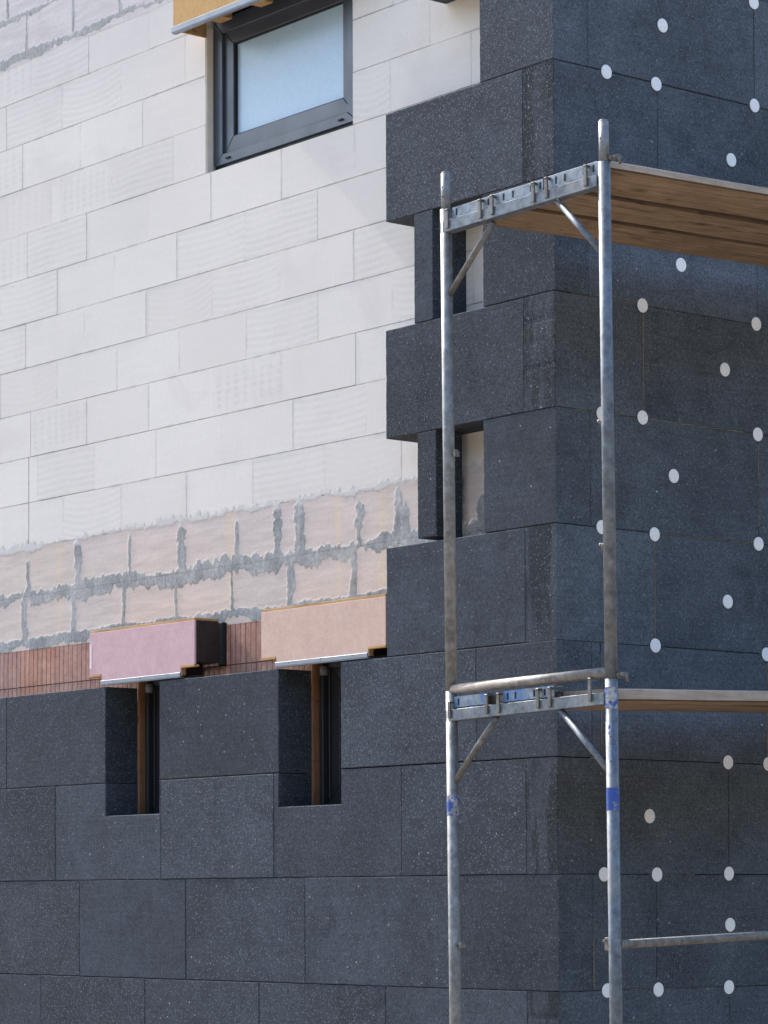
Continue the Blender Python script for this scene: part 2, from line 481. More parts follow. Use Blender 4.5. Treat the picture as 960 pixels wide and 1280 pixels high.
# ---- aerated block wall: one mesh, every block its own slab with UVs and tone
WX0, WX1, WZ0 = -2.833, -1.632, 3.69
rows = [
 (1.935, 2.184, [-4.51, -4.16, -3.60, -3.01, -2.44, -1.86, -1.28, -.70]),
 (2.184, 2.435, [-4.51, -4.42, -3.85, -3.28, -2.70, -2.11, -1.54, -.96]),
 (2.435, 2.686, [-4.49, -3.93, -3.35, -2.77, -2.20, -1.62, -1.04, -.62]),
 (2.686, 2.933, [-4.22, -3.64, -3.07, -2.49, -1.91, -1.34, -.76]),
 (2.933, 3.181, [-4.54, -3.95, -3.37, -2.78, -2.21, -1.63, -1.05, -.53]),
 (3.181, 3.431, [-4.22, -3.66, -3.09, -2.50, -1.91, -1.33, -.75]),
 (3.431, 3.685, [-4.52, -3.93, -3.35, -2.79, -2.20, -1.62, -1.04, -.46]),
 (3.685, 3.935, [-4.28, -4.18, -3.69, -3.12, WX0, WX1, -1.35, -.77]),
 (3.935, 4.187, [-4.57, -3.99, -3.40, WX0, WX1, -1.06, -.48]),
 (4.187, 4.437, [-4.74, -4.17, -3.60, -3.01, WX0, WX1, -1.33, -.75]),
 (4.437, 4.687, [-4.48, -3.91, -3.34, -2.845, -2.18, -1.6, -1.02]),
 (4.687, 4.935, [-2.9, -2.32, -1.74, -1.16]),
 (4.935, 5.185, [-2.9, -2.62, -2.04, -1.46, -.88]),
 (5.185, 5.45, [-2.9, -2.32, -1.74, -1.16]),
]
# pattern on chosen blocks: (x, z) -> 'w' wavy, 'g' combed grid
PAT = {}
for x, z, p in [(-4.2, 4.56, 'w'), (-4.45, 4.31, 'w'), (-3.9, 4.31, 'w'), (-3.4, 3.81, 'w'), (-4.2, 3.56, 'w'), (-2.8, 3.33, 'w'),
                (-2.2, 3.3, 'w'), (-4.4, 3.3, 'w'), (-3.1, 3.06, 'w'), (-2.5, 3.06, 'w'), (-4.8, 3.06, 'w'), (-2.2, 2.82, 'w'), (-4.4, 2.82, 'w'),
                (-2.5, 2.56, 'g'), (-4.2, 2.56, 'g'), (-1.8, 2.31, 'w'), (-4.1, 2.31, 'w'), (-2.15, 2.08, 'w'), (-1.6, 2.08, 'w'), (-3.9, 2.08, 'w'),
                (-4.7, 3.56, 'g'), (-4.5, 3.81, 'g'), (-3.9, 3.81, 'g'), (-4.8, 4.07, 'g'), (-4.7, 4.56, 'g'), (-1.1, 3.06, 'w'), (-1.5, 3.81, 'w'), (-1.0, 3.06, 'w'),
                (-1.2, 2.82, 'w'), (-.5, 3.06, 'w')]:
    PAT[(x, z)] = p
bm = bmesh.new()
uvl = bm.loops.layers.uv.new('UVMap'); cl = bm.loops.layers.float_color.new('blk')
for (za, zb, js) in rows:
    js = sorted(js)
    first = js[0]
    left = []
    if za < 4.6 or True:
        xx = first
        while xx - .583 > XL and za < 4.68:
            xx -= .583; left.append(xx)
    xs = ([XL] if za < 4.68 else []) + sorted(left) + js + [-T]
    xs = sorted(set(xs))
    for a, b in zip(xs[:-1], xs[1:]):
        if b - a < .03: continue
        if za > 3.6 and za < 4.68 and a >= WX0 - .001 and b <= WX1 + .001: continue
        if 4.437 <= za < 4.687 and b > -2.80 and a < -1.6:      # shutter box pocket
            continue
        gx = random.choice([.0003, .0005, .0007, .0012]); gz = random.choice([.0014, .0018, .0023, .0030])
        if abs(a + 4.51) < .04 and za < 2.5: gx = .0055
        if abs(a + 4.54) < .02 and 2.9 < za < 3.1: gx = .005
        d = jit(.0008)
        vs = add_box(bm, a + (gx if a > XL else 0), b - .0005, T + d, T + .1, za + gz, zb - .0004)
        fs = {f for v in vs for f in v.link_faces}
        p = None
        for (px, pz), q in PAT.items():
            if a < px < b and za < pz < zb: p = q
        t = random.random()
        for f in fs:
            for l in f.loops:
                l[uvl].uv = ((l.vert.co.x - a) / (b - a), (l.vert.co.z - za) / (zb - za))
                l[cl] = (1 if p == 'w' else .0, 1 if p == 'g' else 0, t, 1)
# the strip of blocks over the upper window pocket
hfrom('block_wall', bm, AAC)
# dark backing seen through the joints
# ---- mortared bands
def vnoise(x, y, s, seed):
    r = np.random.default_rng(seed); n = 512
    tab = r.random((n, n))
    X = x * s; Y = y * s
    i = np.floor(X).astype(int); j = np.floor(Y).astype(int); fx = X - i; fy = Y - j
    fx = fx * fx * (3 - 2 * fx); fy = fy * fy * (3 - 2 * fy)
    g = lambda a, b: tab[a % n, b % n]
    return (g(i, j) * (1 - fx) + g(i + 1, j) * fx) * (1 - fy) + (g(i, j + 1) * (1 - fx) + g(i + 1, j + 1) * fx) * fy
def fbm(x, y, s, seed, o=4):
    v = 0; a = .5
    for k in range(o):
        v = v + a * vnoise(x, y, s * 2 ** k, seed + k); a *= .52
    return v / (1 - .52 ** o) * .96

def band(name, x0, x1, z0, z1, hj, vj, mat, keep=None, warmx=(), step=.0042):
    """hj: (z, half width up, half width down, raggedness); vj: (x, za, zb, half width)"""
    nx = int((x1 - x0) / step) + 1; nz = int((z1 - z0) / step) + 1
    X, Z = np.meshgrid(np.linspace(x0, x1, nx), np.linspace(z0, z1, nz))
    M = np.full(X.shape, -1.)
    n1 = fbm(X, Z, 5, 3) - .5; n2 = fbm(X, Z, 21, 9) - .5; n3 = fbm(X, Z, 60, 15) - .5
    nc = fbm(X, X * 0 + 3.3, 9, 21) - .5; nf = fbm(X, X * 0 + 8.1, 40, 27) - .5
    ncd = fbm(X, X * 0 + 13.3, 7, 31) - .5; nfd = fbm(X, X * 0 + 18.1, 33, 37) - .5
    for z, wu, wd, rg in hj:
        nb = fbm(X, X * 0 + z * 3, 2.2, 81) - .5; nb2 = fbm(X, X * 0 + z * 5 + 2, 2.6, 85) - .5
        up = wu * (1 + 2.6 * nb + 1.5 * nc * rg + 1.6 * nf * rg); dn = wd * (1 + 2.6 * nb2 + 1.8 * ncd * rg + 1.3 * nfd * rg)
        d = Z - z + .01 * n2
        M = np.maximum(M, np.where(d > 0, np.maximum(up, .002) - d, np.maximum(dn, .002) + d))
    for x, za, zb, w in vj:
        zz = np.clip((Z - za) / (zb - za), 0, 1)
        wl = w * (1 + 2.2 * (fbm(Z, X * 0 + x * 7, 11, 41) - .5) + 1.2 * (fbm(Z, X * 0 + x * 3, 45, 44) - .5))
        wr = w * (1 + 2.2 * (fbm(Z, X * 0 + x * 5 + 9, 11, 51) - .5) + 1.2 * (fbm(Z, X * 0 + x * 2 + 5, 45, 54) - .5))
        d = X - x + .03 * n1
        q = np.where(d > 0, wr - d, wl + d)
        q = np.where((Z < za) , q - (za - Z), q); q = np.where(Z > zb, q - (Z - zb), q)
        M = np.maximum(M, q)
    mask = 1 / (1 + np.exp(-(M + .012 * n2 + .006 * n3) / .0015))
    tone = np.clip(.5 + 1.2 * (fbm(X, Z, 1.6, 61) - .5) + .5 * n1, 0, 1) * .6
    for wx, ww in warmx: tone = np.maximum(tone, np.exp(-((X - wx + .05 * n1) / ww) ** 2))
    hi = np.clip((fbm(X, Z, 4, 71) - .62) * 3, 0, .2)
    if keep is not None: hi = np.maximum(hi, np.clip((Z - 1.90 + .04 * n2) / .03, 0, .85))
    Y = T - .0005 - mask * (.0012 + .0014 * (n2 + .5)) - .0004 * n1
    if keep is not None:
        Y = np.where(Z > keep, np.minimum(Y, T - .0012 - .0008 * mask), Y)
    idx = np.arange(nx * nz).reshape(nz, nx)
    q = np.stack([idx[:-1, :-1], idx[:-1, 1:], idx[1:, 1:], idx[1:, :-1]], -1).reshape(-1, 4)
    if keep is not None:
        mm = mask.ravel()[q].mean(1); zz = Z.ravel()[q].mean(1)
        q = q[(zz < keep) | (mm > .45)]
    me = bpy.data.meshes.new(name)
    me.vertices.add(nx * nz); me.vertices.foreach_set('co', np.stack([X, Y, Z], -1).astype(np.float32).ravel())
    me.loops.add(q.size); me.loops.foreach_set('vertex_index', q.astype(np.int32).ravel())
    me.polygons.add(len(q)); me.polygons.foreach_set('loop_start', np.arange(0, q.size, 4, dtype=np.int32))
    me.polygons.foreach_set('use_smooth', np.ones(len(q), bool))
    me.update(calc_edges=True)
    a = me.color_attributes.new('mort', 'FLOAT_COLOR', 'POINT')
    a.data.foreach_set('color', np.stack([mask, tone, hi, np.ones_like(hi)], -1).astype(np.float32).ravel())
    me.materials.append(mat)
    bm = bmesh.new(); bm.from_mesh(me)
    bmesh.ops.delete(bm, geom=[v for v in bm.verts if not v.link_faces], context='VERTS')
    bm.to_mesh(me); bm.free()
    return hp(link(bpy.data.objects.new(name, me)))

r1 = [-6.5, -6.0, -5.5, -5.02, -4.51, -4.01, -3.52, -3.05, -2.57, -1.59, -.85]
r2 = [-6.6, -6.1, -5.55, -5.05, -4.55, -4.06, -3.58, -3.10, -2.62, -2.13, -1.64, -1.12, -.75]
vj = [(x, 1.69, 1.885 + jit(.03), random.choice([.015, .021, .032])) for x in r1]
vj += [(-2.24, 1.68, 1.905, .033), (-2.06, 1.68, 1.91, .031), (-1.30, 1.71, 1.90, .026), (-1.25, 1.70, 1.80, .03), (-.55, 1.6, 1.87, .05), (-.70, 1.6, 1.8, .04)]
vj += [(x, 1.43, 1.67, random.choice([.013, .017, .023])) for x in r2]
hj = [(1.675, .028, .042, 1.2), (1.425, .018, .05, .9), (1.940, .016, .012, 2.2)]
band('mortared_block_band', XL, -T - .01, 1.372, 2.02, hj, vj, BAND, keep=1.937, warmx=[(-2.63, .05), (-1.42, .05), (-1.75, .03), (-4.2, .05)])
vj = [(-6.4, 4.7, 4.9, .016), (-5.95, 4.7, 4.9, .016), (-5.45, 4.7, 4.9, .016), (-4.98, 4.7, 4.9, .016), (-4.53, 4.7, 4.9, .013), (-4.06, 4.7, 4.9, .012), (-3.6, 4.69, 4.9, .014), (-3.15, 4.7, 4.9, .013),
      (-4.72, 4.93, 5.14, .012), (-4.3, 4.93, 5.14, .012), (-3.8, 4.93, 5.14, .012), (-3.3, 4.93, 5.14, .012), (-5.2, 4.93, 5.14, .012), (-5.8, 4.93, 5.14, .012), (-6.3, 4.93, 5.14, .012)]
band('mortared_block_band', XL, -2.9, 4.64, 5.45, [(4.68, .022, .022, 1.1), (4.915, .016, .02, .9), (5.15, .015, .02, .9), (5.39, .015, .02, .9)], vj, BAND2, keep=None)
# ---- clay block courses below the band
W1 = (-3.45, -2.86); W2 = (-1.971, -1.38); WB = .425
bm = bmesh.new()
add_box(bm, XL, -T - .006, T + .001, T + .1, 1.172, 1.374)
for a, b in ((XL, W1[0]), (W1[1], W2[0]), (W2[1], -T - .006)):
    add_box(bm, a, b, T + .002, T + .099, WB, 1.168)
add_box(bm, XL, -T - .006, T + .002, T + .099, GZ - .1, WB - .004)
hfrom('clay_block_wall', bm, BRICK)

# ---- insulation boards
def eps_board(poly, a0, a1, axis, end=False, rag=1., outer=False):
    """board outline `poly` in (u, z), cut ragged, extruded from depth a0 (front) to a1; axis 'y': u = x; axis 'x': u = y"""
    pts = []
    n = len(poly)
    for i in range(n):
        p, q = np.array(poly[i]), np.array(poly[(i + 1) % n])
        L = np.linalg.norm(q - p); m = max(1, int(L / .018))
        d = (q - p) / L
        for k in range(m): pts.append((p + (q - p) * k / m, d, k == 0))
    area = sum(poly[i][0] * poly[(i + 1) % n][1] - poly[(i + 1) % n][0] * poly[i][1] for i in range(n))
    sg = 1 if area > 0 else -1
    out, inn = [], []
    chip = 0
    for p, d, corner in pts:
        inw = np.array([-d[1], d[0]]) * sg
        if random.random() < .012: chip = random.uniform(.0015, .0045)
        o = (abs(random.gauss(0, .00035)) + chip) * rag
        b = random.uniform(.0016, .0042) + chip * .6
        chip *= .35
        if corner:
            out.append(p); 
            pd = None
            inn.append(p)
        else:
            out.append(p + inw * o * .55); inn.append(p + inw * (o + b))
    # corners of the inner ring: pull towards the neighbours' inner positions
    N = len(out)
    for i, (p, d, corner) in enumerate(pts):
        if corner:
            dp = pts[i - 1][1]
            i1 = np.array([-d[1], d[0]]) * sg; i2 = np.array([-dp[1], dp[0]]) * sg
            inn[i] = p + (i1 + i2) * random.uniform(.0028, .0045)
    bm = bmesh.new()
    cl = bm.loops.layers.float_color.new('eps')
    f3 = (lambda q, a: (q[0], a, q[1])) if axis == 'y' else (lambda q, a: (a, q[0], q[1]))
    sd_ = 1 if a1 > a0 else -1
    ra = [bm.verts.new(f3(q, a1)) for q in out]
    rb = [bm.verts.new(f3(q, a0 + sd_ * random.uniform(.002, .0036))) for q in out]
    rc = [bm.verts.new(f3(q, a0)) for q in inn]
    for A, B in ((ra, rb), (rb, rc)):
        for i in range(N):
            k = (i + 1) % N
            bm.faces.new((A[i], A[k], B[k], B[i]))
    bm.faces.new(rc); bm.faces.new(ra[::-1])
    bmesh.ops.recalc_face_normals(bm, faces=bm.faces)
    bm.normal_update()
    for f in bm.faces:
        e = 1. if (end and f.normal.y < -.5) else 0.
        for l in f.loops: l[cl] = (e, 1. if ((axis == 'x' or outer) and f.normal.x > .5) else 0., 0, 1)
    return bm
def rect(u0, u1, z0, z1): return [(u0, z0), (u1, z0), (u1, z1), (u0, z1)]
nboard = 0; rest = bmesh.new(); rest.loops.layers.float_color.new('eps')
def put_board(bm, visible, label=None):
    global nboard
    if visible:
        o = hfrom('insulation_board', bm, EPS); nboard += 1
        if label: o['label'] = label
        return o
    me = bpy.data.meshes.new('tmp'); bm.to_mesh(me); bm.free(); rest.from_mesh(me); bpy.data.meshes.remove(me)
def g_(): return random.choice([.0003, .0006, .0010, .0016])
def hz(): return random.choice([.0008, .0012, .0018, .0026])
def left_board(c, x0, x1, poly=None, z0=None, z1=None, y1=T, vis=True):
    za = (Z0 + .5 * c + hz() * (1.7 if c < 2 else 1)) if z0 is None else z0
    zb = (Z0 + .5 * c + .5 - .0006) if z1 is None else z1
    d = jit(.001)
    xa = x0 + g_(); xb = x1 - (g_() if x1 < -.001 else 0)
    if poly:
        bm = eps_board([(xa if abs(x - x0) < 1e-6 else (xb if abs(x - x1) < 1e-6 else x), za if z == 'a' else (zb if z == 'b' else z)) for x, z in poly], d, y1 - .001, 'y')
    else:
        bm = eps_board(rect(xa, xb, za, zb), d, y1 - .001, 'y', outer=x1 > -.001)
    return put_board(bm, vis)
def right_board(c, y0, y1, end=False, vis=True):
    za = Z0 + .5 * c + hz(); zb = Z0 + .5 * c + .5 - .0006
    d = jit(.0008)
    bm = eps_board(rect(y0 + (g_() if y0 > .01 else jit(.0008)), y1 - g_(), za, zb), d, -T + .001, 'x', end=end)
    return put_board(bm, vis)

left_board(8, -.945, -T); left_board(7, -.484, 0); left_board(6, -1.142, -T)
left_board(5, -.468, 0); left_board(4, -1.149, -T); left_board(3, -.473, 0); left_board(2, -1.150, -T)
left_board(5, -.942, -.809); left_board(3, -.924, -.792, z0=1.622, y1=.155)
left_board(1, -5.38, -4.414); left_board(1, -4.414, W1[0]); left_board(1, -2.966, -1.969); left_board(1, -1.489, -.527); left_board(1, -.527, 0)
left_board(0, -4.90, -3.928)
left_board(0, -3.928, -2.952, poly=[(-3.928, 'a'), (-2.952, 'a'), (-2.952, 'b'), (-2.966, 'b'), (-2.966, .431), (-3.45, .431), (-3.45, 'b'), (-3.928, 'b')])
left_board(0, -2.952, -2.010)
left_board(0, -2.010, -1.047, poly=[(-2.010, 'a'), (-1.047, 'a'), (-1.047, 'b'), (-1.489, 'b'), (-1.489, .438), (-1.970, .438), (-1.970, 'b'), (-2.010, 'b')])
left_board(0, -1.047, -T)
for a, b in ((-4.66, -3.698), (-3.698, -2.738), (-2.738, -1.767), (-1.767, -.70), (-.70, 0)): left_board(-1, a, b)
for a, b in ((-5.05, -4.069), (-4.069, -3.096), (-3.096, -2.13), (-2.13, -1.167), (-1.167, -T)): left_board(-2, a, b)
R = {8: [0, .622], 7: [.2015, 1.241], 6: [0, .622, 1.62], 5: [.2, 1.246], 4: [0, .523, 1.52], 3: [.2015, 1.244], 2: [0, .584, 1.58],
     1: [.2015, .256, 1.289], 0: [0, 1.037], -1: [.2015, .582, 1.58], -2: [0, 1.031]}
for c, ys in R.items():
    ys = list(ys)
    end0 = ys[0] == 0
    while ys[-1] < YR - .3: ys.append(min(ys[-1] + 1.0, YR))
    for i, (a, b) in enumerate(zip(ys[:-1], ys[1:])):
        right_board(c, a, b, end=(end0 and i == 0), vis=a < 1.295)
# the unseen remainder of the cladding
for c in (-4, -3):
    x = XL
    while x < -.4:
        nx_ = min(x + .97 + (.4 if (x == XL and c == -3) else 0), -T if c % 2 == 0 else 0)
        if nx_ > -.5: nx_ = -T if c % 2 == 0 else 0
        left_board(c, x, nx_, vis=False); x = nx_
    y = 0 if c % 2 == 0 else T
    while y < YR - .3: right_board(c, y, min(y + 1, YR), vis=False); y += 1
for c, xe in ((-2, -5.05), (-1, -4.66), (0, -4.90), (1, -5.38)):
    x = XL
    while x < xe - .01:
        nx_ = xe if xe - x < 1.25 else x + .97
        left_board(c, x, nx_, vis=False); x = nx_
left_board(9, -.5, 0, z1=ZT, vis=False); left_board(10, -1.14, 0, z1=ZT + .15, vis=False)
for c in (9, 10):
    y = T if c == 9 else T
    while y < YR - .3: right_board(c, y, min(y + 1, YR), vis=False); y += 1
o = hfrom('insulation_cladding', rest, EPS); o['kind'] = 'stuff'

# ---- white anchor discs in the right-hand wall
bmd = bmesh.new()
add_tube(bmd, (-.02, 0, 0), (.0005, 0, 0), .0315, 36)
add_tube(bmd, (.0005, 0, 0), (.0018, 0, 0), .0315, 36, .0298)
add_tube(bmd, (-.003, 0, 0), (-.0006, 0, 0), .0338, 36, mi=1)  # black ring painted as the shade of a recess round the disc
dme = bpy.data.meshes.new('anchor_disc'); bmd.to_mesh(dme); bmd.free(); dme.materials.append(DISC); dme.materials.append(BLACK)
for y, z in [(.656, 3.865), (.312, 3.597), (.614, 3.596), (1.239, 3.605), (1.24, 4.08), (1.085, 3.331), (.76, 2.81), (.52, 2.598), (1.238, 2.603), (1.033, 2.372),
             (.516, 2.103), (1.242, 2.099), (.705, 1.862), (.27, 2.095), (.266, 1.601), (.584, 1.594), (1.241, 1.6), (1.039, 1.325), (.584, 1.104), (1.287, 1.1),
             (1.033, .603), (1.292, .602), (.542, .355), (.266, .1), (.584, .1), (1.033, .105), (1.038, -.124), (.281, -.4), (.588, -.403), (1.027, -.402),
             (1.52, 3.33), (1.62, 2.6), (1.55, 2.1), (1.6, 1.6), (1.5, 1.1), (1.55, .6), (1.5, .1)]:
    o = link(bpy.data.objects.new('anchor_disc', dme)); hp(o)
    o.location = (.0012 + jit(.0004), y, z - GZ); o.rotation_euler = (random.uniform(0, 6.28), jit(.02), jit(.02))

# ---- yellowish gun foam squeezed out of some joints
def seam(p, q, dens=.6, w=.0022):
    """one ragged ribbon, pinched almost to nothing where the foam has broken off"""
    bm = bmesh.new(); p = np.array(p); q = np.array(q); L = np.linalg.norm(q - p); d = (q - p) / L; nrm = np.array([-d[1], d[0]])
    t = 0.; prev = None; on = True; ww = w
    while t <= L:
        if random.random() < .25: on = random.random() < dens; 
        ww = w * random.uniform(.45, 1.5) if on else .00035
        c = p + d * t + nrm * jit(.0009); xo = .0016 + random.uniform(0, .0013) if on else .0006
        cur = [bm.verts.new((-.004, *(c - nrm * ww))), bm.verts.new((xo, *(c - nrm * ww * .7))), bm.verts.new((xo, *(c + nrm * ww * .7))), bm.verts.new((-.004, *(c + nrm * ww)))]
        if prev:
            for i in range(3): bm.faces.new((prev[i], cur[i], cur[i + 1], prev[i + 1]))
        prev = cur; t += random.uniform(.005, .016)
    bmesh.ops.recalc_face_normals(bm, faces=bm.faces)
    hfrom('foam_seam', bm, FOAM)
for a in [((.10, 2.599), (.49, 2.599), .35, .0012), ((.12, 2.1), (.5, 2.1), .5, .0013), ((.55, 2.1), (1.21, 2.1), .8, .0015), ((.5235, 2.13), (.5235, 2.565), .75, .0014),
          ((.62, 1.6), (1.21, 1.6), .7, .0013), ((1.244, 1.68), (1.244, 2.06), .3, .0009), ((.584, 1.14), (.584, 1.57), .3, .0008),
          ((.257, .62), (.257, 1.06), .35, .0009), ((.19, .6), (.225, .6), 1., .0045), ((.2035, -.39), (.2035, -.10), .7, .0011), ((.33, -.4), (.95, -.4), .5, .0010),
          ((.62, .1), (.82, .1), .6, .0010), ((1.289, .63), (1.289, 1.06), .4, .0012)]:
    seam(*a)

# ---- windows
def add_frame(bm, x0, x1, z0, z1, w, y0, y1, bev=.003, wb=None, wt=None):
    wb = w if wb is None else wb; wt = w if wt is None else wt
    # mitred frame members
    for poly in ([(x0, z0), (x1, z0), (x1 - w, z0 + wb), (x0 + w, z0 + wb)], [(x0, z1), (x0 + w, z1 - wt), (x1 - w, z1 - wt), (x1, z1)],
                 [(x0, z0), (x0 + w, z0 + wb), (x0 + w, z1 - wt), (x0, z1)], [(x1, z0), (x1, z1), (x1 - w, z1 - wt), (x1 - w, z0 + wb)]):
        c = np.mean(poly, 0)
        p = [(c[0] + (x - c[0]) * .9985, c[1] + (z - c[1]) * .9985) for x, z in poly]
        add_prism(bm, p, y0, y1, bev, 1)
def window_upper():
    w = hp(empty('window')); w['label'] = 'anthracite framed window with pale blue glass in the pale block wall'
    w.location = (0, 0, -GZ)
    x0, x1, z0, z1 = WX0 + .006, WX1 - .026, 3.722, 4.47
    bm = bmesh.new(); add_frame(bm, x0, x1, z0, z1, .075, .245, .315, wb=.055); hfrom('frame', bm, FRAME, w)
    bm = bmesh.new(); add_frame(bm, x0 + .062, x1 - .04, z0 + .045, z1 - .062, .088, .262, .32, wb=.092, wt=.075); hfrom('sash', bm, FRAME, w)
    bm = bmesh.new(); add_frame(bm, x0 + .143, x1 - .122, z0 + .131, z1 - .131, .012, .271, .315, .001); hfrom('gasket', bm, GASKET, w)
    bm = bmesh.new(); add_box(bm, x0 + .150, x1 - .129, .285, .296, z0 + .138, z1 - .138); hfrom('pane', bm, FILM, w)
    for x in (x0 + .11, x1 - .14):
        bm = bmesh.new(); add_box(bm, x, x + .034, .236, .2455, z0 + .021, z0 + .031, .003, 2); hfrom('drain_cap', bm, GASKET, w)
    bm = bmesh.new(); add_box(bm, x0, x1, .256, .31, 3.686, 3.7205); hfrom('sill_shadow_strip', bm, GASKET, w)  # black strip standing in for the shadow line under the frame
window_upper()
bm = bmesh.new(); add_box(bm, WX0 - .001, WX0 + .0065, .2035, .243, 3.688, 4.436, .0015); hfrom('lit_reveal_strip', bm, m_plain('lit_reveal_cream', (.74, .67, .58), .9, 0, .2, .06, 20))  # pale strip added so that the reveal looks lit
def window_lower(x0, x1, zb, wide):
    w = hp(empty('window')); w.location = (0, 0, -GZ)
    w['label'] = 'narrow dark window deep in the insulated base under the ' + wide + ' shutter box'
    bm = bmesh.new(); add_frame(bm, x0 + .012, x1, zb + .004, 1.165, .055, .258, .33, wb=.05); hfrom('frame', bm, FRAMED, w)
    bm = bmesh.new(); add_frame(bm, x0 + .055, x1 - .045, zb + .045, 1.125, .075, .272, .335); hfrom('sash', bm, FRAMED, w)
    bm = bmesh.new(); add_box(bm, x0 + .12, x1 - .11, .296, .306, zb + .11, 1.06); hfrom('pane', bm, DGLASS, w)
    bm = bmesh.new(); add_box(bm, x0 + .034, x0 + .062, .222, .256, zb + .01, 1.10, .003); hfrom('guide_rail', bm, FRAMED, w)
    bm = bmesh.new(); add_tube(bm, (x0 + .052, .238, 1.075), (x0 + .052, .238, 1.12), .020, 20); hfrom('rail_cap', bm, m_plain('grey_cap', (.16, .165, .17), .6), w)
    bm = bmesh.new()
    add_box(bm, x0 - .001, x0 + .010, T + .006, .262, zb + .004, .66); add_box(bm, x0 - .001, x0 + .009, T + .007, .262, .663, .95); add_box(bm, x0 - .001, x0 + .0105, T + .005, .262, .953, 1.165)
    hfrom('jamb_board', bm, JAMB, w)
window_lower(W1[0], W1[1] - .0, WB, 'pink')
window_lower(W2[0], W2[1] - .0, WB, 'tan')

# ---- roller shutter boxes
def shutter_box(label, x0, x1, n0, n1, zt, zw, zl, mat):
    s = hp(empty('shutter_box')); s.location = (0, 0, -GZ); s['label'] = label
    bm = bmesh.new()
    poly = [(x0, zw), (n0, zw), (n0, zl), (n1, zl), (n1, zw), (x1, zw), (x1, zt), (x0, zt)]
    add_prism(bm, poly, .001, .012, .0012); hfrom('front_board', bm, mat, s)
    bm = bmesh.new(); add_box(bm, x0 + .001, x1 - .001, .0125, .15, zw + .012, zt - .001); add_box(bm, n0 + .015, n1 - .015, .04, .149, zl + .012, zw + .0115); hfrom('casing', bm, DARKBOX, s)
    bm = bmesh.new(); add_box(bm, x0 + .002, x1 - .002, .003, .15, zt + .0005, zt + .0125, .001); hfrom('top_board', bm, PLY, s)
    for a, b in ((x0, n0), (n1, x1)):
        bm = bmesh.new(); add_box(bm, a + .001, b - .001, -.0015, .03, zw - .0105, zw - .0005, .0008); hfrom('bottom_board', bm, PLY, s)
    for e0 in (n0 + .003, n1 - .012):
        bm = bmesh.new(); add_box(bm, e0, e0 + .009, .0125, .035, zl + .004, zw + .011); hfrom('end_cheek', bm, PLY, s)
    bm = bmesh.new(); add_box(bm, n0 - .001, n1 + .001, -.006, .0008, zl - .004, zl + .016, .001); add_box(bm, n0, n1, -.003, .02, zl - .008, zl - .0045)
    for i in range(3):
        xx = n0 + (n1 - n0) * (.15 + .35 * i); add_tube(bm, (xx, -.0085, zl + .011), (xx, -.005, zl + .011), .004, 10)
    hfrom('lip_rail', bm, WHITEAL, s)
    return s
s = shutter_box('pink roller shutter box over the left-hand narrow window', -3.601, -2.659, -3.489, -2.778, 1.386, 1.166, 1.116, PINK)
bm = bmesh.new(); add_box(bm, -3.598, -3.578, -.0006, .0008, 1.20, 1.33); hfrom('paper_strip', bm, m_plain('pale_pink_paper', (.74, .60, .64), .8, 0, .2, .08), s)
bm = bmesh.new(); add_box(bm, -2.70, -2.657, .172, .199, 1.17, 1.385, .004); hfrom('gap_shadow', bm, BLACK, s)  # black bar painted as the dark gap behind the casing
s = shutter_box('tan roller shutter box against the insulated corner', -2.107, -1.157, -1.987, -1.285, 1.380, 1.158, 1.114, TAN)
# upper box over the block-wall window
s = hp(empty('shutter_box')); s.location = (0, 0, -GZ); s['label'] = 'ochre roller shutter box over the upper window'
bm = bmesh.new(); add_box(bm, -2.836, -1.56, .001, .013, 4.385, 4.63, .001); hfrom('front_board', bm, OCHRE, s)
bm = bmesh.new(); add_box(bm, -2.834, -1.562, .0135, .30, 4.60, 4.629); add_box(bm, -2.832, -1.565, .014, .30, 4.478, 4.599); hfrom('casing', bm, DARKBOX, s)
bm = bmesh.new(); add_box(bm, -2.835, -1.562, .0135, .30, 4.630, 4.68); hfrom('top_board', bm, PLY, s)
bm = bmesh.new(); add_box(bm, -2.842, -1.555, -.006, .0008, 4.371, 4.400, .001); add_box(bm, -2.84, -1.556, -.003, .022, 4.366, 4.3705); hfrom('lip_rail', bm, WHITEAL, s)
bm = bmesh.new(); add_box(bm, -2.831, -2.82, .0135, .198, 4.38, 4.477); hfrom('end_cheek', bm, PLY, s)
for x in (-2.70, -2.36, -2.02):
    bm = bmesh.new(); add_box(bm, x, x + .10, .05, .20, 4.425, 4.477, .002); hfrom('support_block', bm, PLY, s)

# ------------------------------------------------------------------ scaffold
LX, LY, RX, RY = .135, -.712, 1.076, -.712
ANG = math.atan2(RY - LY, RX - LX); WD = math.hypot(RX - LX, RY - LY)
SCF = empty('scaffold', 'galvanised tube scaffold tower carrying timber planks at the corner of the house', 'scaffold', (LX, LY, GZ), ANG)
def fitted(bm):
    for v in bm.verts:
        v.co.z *= 1.0033 - .0077 * v.co.x; v.co.x *= 1.0618
def sfrom(name, bm, mats, parent=None, smooth=False):
    fitted(bm)
    bmesh.ops.translate(bm, vec=(0, 0, -GZ), verts=bm.verts)
    return from_bm(name, bm, mats, parent or SCF, smooth)
sL = lambda z: .019 - .0102 * (z + .476)
sR = lambda z: .904 - .0099 * (z + .45)
TR = .0236
def ibox(bm, p, q, wn, h, n0, bev=.001, mi=0):
    """sheared bar in the frame plane: from p=(s,z bottom) to q, thickness n0..n0+wn, height h"""
    (s0, z0_), (s1, z1_) = p, q
    add_prism(bm, [(s0, z0_), (s1, z1_), (s1, z1_ + h), (s0, z0_ + h)], n0, n0 + wn, bev, 1, mi)
def ring_weld(bm, p, q, r):
    add_tube(bm, p, q, r, 18)

